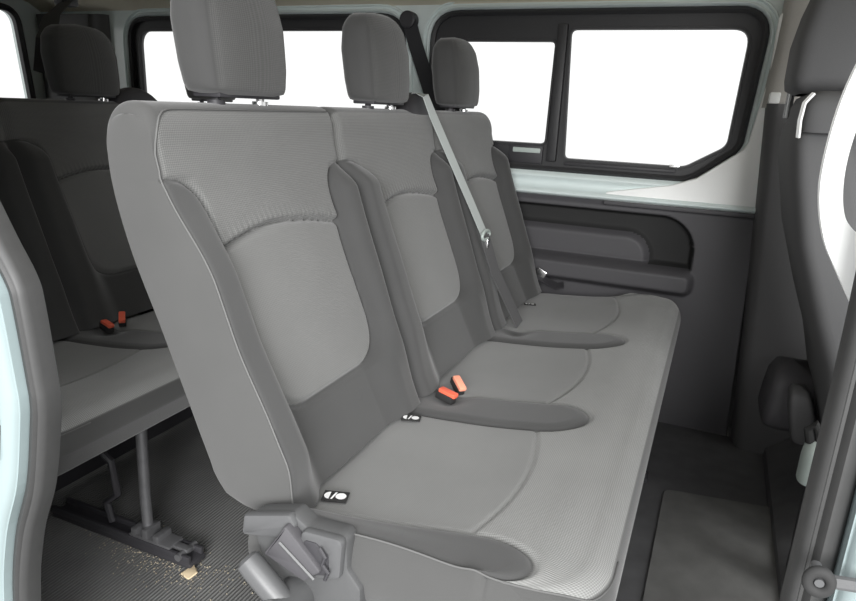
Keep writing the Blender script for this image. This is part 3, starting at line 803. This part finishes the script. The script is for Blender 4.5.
st = empty('door_striker', (.118, .44, .62), 'dark round striker bolt with grey rod on the right door pillar', 'striker bolt')
mb = MB(); n = 26
for r_, t_, yy in ((.0065, .0034, .432),):
    V = []; F = []
    for i in range(n):
        for j in range(12):
            a, b2 = 2 * PI * i / n, 2 * PI * j / 12
            V.append((.0985 + (r_ + t_ * math.cos(b2)) * math.cos(a), yy + t_ * math.sin(b2), .638 + (r_ + t_ * math.cos(b2)) * math.sin(a) * 1.15))
    for i in range(n):
        for j in range(12): F.append([i * 12 + j, i * 12 + (j + 1) % 12, ((i + 1) % n) * 12 + (j + 1) % 12, ((i + 1) % n) * 12 + j])
    mb.add(V, F)
mb.build('bolt_ring', M['black'], st)
m2 = MB(); disc(m2, (.0985, .638), .0036, .430, .45); m2.build('bolt_head', M['plastic_l'], st)
MB().tube([(.105, .436, .638), (.16, .437, .645), (.20, .44, .650)], .0045, 10).build('rod', M['plastic_l'], st)

# white looped edging by the front seat
pl = empty('pillar_trim', (.10, .53, .80), 'glossy white curved pillar edging looping round a grey seat at the right edge', 'pillar trim')
ou = [(.100, .797), (.085, .822), (.0735, .843), (.066, .868), (.0635, .893), (.0655, .930), (.072, .962), (.085, 1.0), (.11, 1.04)]
inn = [(.13, 1.03), (.098, .985), (.083, .945), (.0778, .915), (.0768, .890), (.080, .868), (.0865, .855), (.10, .848), (.14, .846), (.14, .797)]
def smooth_open(p, n=6):
    q = [p[0]] + p + [p[-1]]; out = []
    for i in range(1, len(q) - 2):
        a, b, c, d = [np.array(v) for v in q[i - 1:i + 3]]
        for t in np.arange(n) / n: out.append(tuple(.5 * (2 * b + (c - a) * t + (2 * a - 5 * b + 4 * c - d) * t * t + (3 * b - a - 3 * c + d) * t ** 3)))
    return out + [p[-1]]
mb = MB(); mb.prism(smooth_open(ou) + smooth_open(inn), .520, .532, .0); mb.build('edging', M['paint_w'], pl)

# ------------------------------------------------------------------ driver's seat seen from behind
dv = empty('driver_seat', (.55, 1.62, 0), 'dark grey front seat with headrest seen from behind at the right edge', 'front seat')
def lofted(name, zs, x0, x1, yc, hw, mat, parent, r=.25, nn=48, topround=0):
    G = []
    for z, a, b, h in zip(zs, x0, x1, hw):
        row = []
        for i in range(nn + 1):
            t = 2 * PI * i / nn; ca, sa = math.cos(t), math.sin(t)
            sx = math.copysign(abs(ca) ** r, ca); sy = math.copysign(abs(sa) ** r, sa)
            row.append(((a + b) / 2 + (b - a) / 2 * sx, yc + h * sy, z))
        G.append(row)
    G = np.array(G); N = grid_normals(G); N[:, 0] = N[:, -1] = (N[:, 0] + N[:, -1]) / 2
    return grid_obj(name, G, mat, parent, None, None, None, N, flip=True)
zs = np.array([.20, .24, .34, .466, .563, .70, .82, .88, .91, .93, .945, .95])
xr = np.interp(zs, [.20, .466, .563, .70, .82, .90, .95], [.312, .238, .200, .152, .124, .112, .112])
th = np.array([.10, .13, .14, .14, .14, .13, .12, .11, .10, .085, .05, .0]); hw = np.array([.20, .225, .24, .24, .24, .235, .225, .215, .20, .185, .14, .0])
cx_ = np.array([0, 0, 0, 0, 0, 0, 0, 0, .004, .012, .03, .05])
bk = lofted('backrest', zs, xr + cx_, xr + cx_ + th, 1.615, hw, M['seatdark'], dv, .35)
# upper shoulder pad with bright rear edging
zs2 = np.array([.905, .925, .95, .968, .978, .982]); 
sh = lofted('shoulder_pad', zs2, np.array([.120, .117, .118, .124, .14, .17]), np.array([.25, .25, .245, .235, .22, .17]), 1.54, np.array([.155, .16, .16, .15, .12, .0]), M['seatdark'], bk, .35)
MB().strap([(.121, 1.392, .895), (.118, 1.384, .925), (.120, 1.384, .955), (.132, 1.388, .972)], (.6, -.8, 0), .007, .004).build('edge_strip', M['paint_w'], bk)
zs3 = np.array([.975, .985, 1.005, 1.07, 1.13, 1.19, 1.215, 1.225]); 
hr = lofted('headrest', zs3, np.array([.12, .102, .098, .098, .108, .125, .145, .17]), np.array([.17, .20, .215, .22, .222, .22, .21, .17]), 1.60, np.array([.09, .125, .135, .14, .138, .125, .10, 0.]), M['seatdark'], dv, .4)
for s in (-1, 1): MB().tube([(.118, 1.70 + s * .03, .93), (.118, 1.70 + s * .03, 1.012)], .006, 10).build('headrest_post', M['chrome'], hr)
cs = lofted('seat_cushion', np.array([.24, .26, .30, .38, .41, .42]), np.array([.33, .30, .29, .29, .30, .36]), np.array([.78, .82, .84, .84, .82, .75]), 1.615, np.array([.2, .225, .24, .24, .22, .16]), M['seatdark'], dv, .3)
ps = MB(); ps.box((.30, 1.42, .10), (.74, 1.82, .25), .02); ps.build('pedestal', M['dark'], dv)
sc_ = lofted('side_shield', np.array([.215, .222, .24, .28, .33, .36, .375]), np.array([.19, .185, .178, .18, .186, .198, .23]), np.array([.33, .33, .32, .31, .30, .28, .23]), 1.72, np.array([.06, .08, .10, .095, .085, .06, 0.]), M['panel'], dv, .4)
sc2 = lofted('recline_lever', np.array([.235, .245, .30, .345, .36, .365]), np.array([.245, .236, .222, .215, .22, .235]), np.array([.28, .29, .275, .26, .25, .235]), 1.57, np.array([.02, .03, .035, .035, .025, 0.]), M['pillar'], dv, .4)
cn = empty('plastic_cap', (.262, 1.335, .05), 'pale green rounded plastic cap low beside the front seat base', 'plastic cap')
MB().box((.246, 1.31, .045), (.286, 1.36, .275), .006).build('stand', M['dark'], cn)
lofted('cap', np.array([.262, .27, .31, .335, .345, .348]), np.array([.226, .226, .226, .229, .241, .261]), np.array([.296, .296, .296, .293, .283, .261]), 1.335, np.array([.033, .035, .035, .033, .02, 0.]), M['pale'], cn, .7)
MB().tube([(.236, 1.335, .34), (.229, 1.335, .365), (.238, 1.335, .378), (.248, 1.335, .36), (.252, 1.335, .34)], .009, 10).build('clip', M['black'], cn)
# step under the front seats
mb = MB(); mb.prism([(.236, 0), (.240, .028), (.31, .085), (.36, .10), (1.2, .10), (1.2, 0)], 1.26, 2.03, .008); struct(mb.build('trim_7', M['mat_d']))
MB().box((.088, 1.925, .965), (.112, 1.99, .992), .004).build('belt_clip', M['paint_w'], [o for o in bpy.data.objects if o.name == 'trim_5'][0])

# ------------------------------------------------------------------ dirt by the rear bench leg
V = []; F = []
for i in range(420):
    x = rng.normal(-.93, .09); y = rng.normal(.855, .03); s = rng.uniform(.0008, .0026); o_ = len(V); a = rng.uniform(0, 6)
    V += [(x + s * math.cos(a + q * 2.09), y + s * math.sin(a + q * 2.09), .0012) for q in range(3)] + [(x, y, .001 + s)]
    F += [[o_, o_ + 1, o_ + 3], [o_ + 1, o_ + 2, o_ + 3], [o_ + 2, o_, o_ + 3], [o_ + 2, o_ + 1, o_]]
tag(mesh_obj('sand', V, F, M['dust'], None, False), 'pale sand and crumbs scattered round the foot of the rear bench', 'sand', kind='stuff')
mb = MB(); mb.prism(rpoly([(-.868, .838), (-.842, .832), (-.832, .850), (-.858, .866)], .004), .001, .006, .002)
tag(mesh_obj('paper_scrap', [(x, z, y + .004 * math.sin(x * 300)) for x, y, z in mb.v], mb.f, M['dust_l'], None, True), 'small tan scrap lying on the carpet at the end of the floor rail', 'scrap')
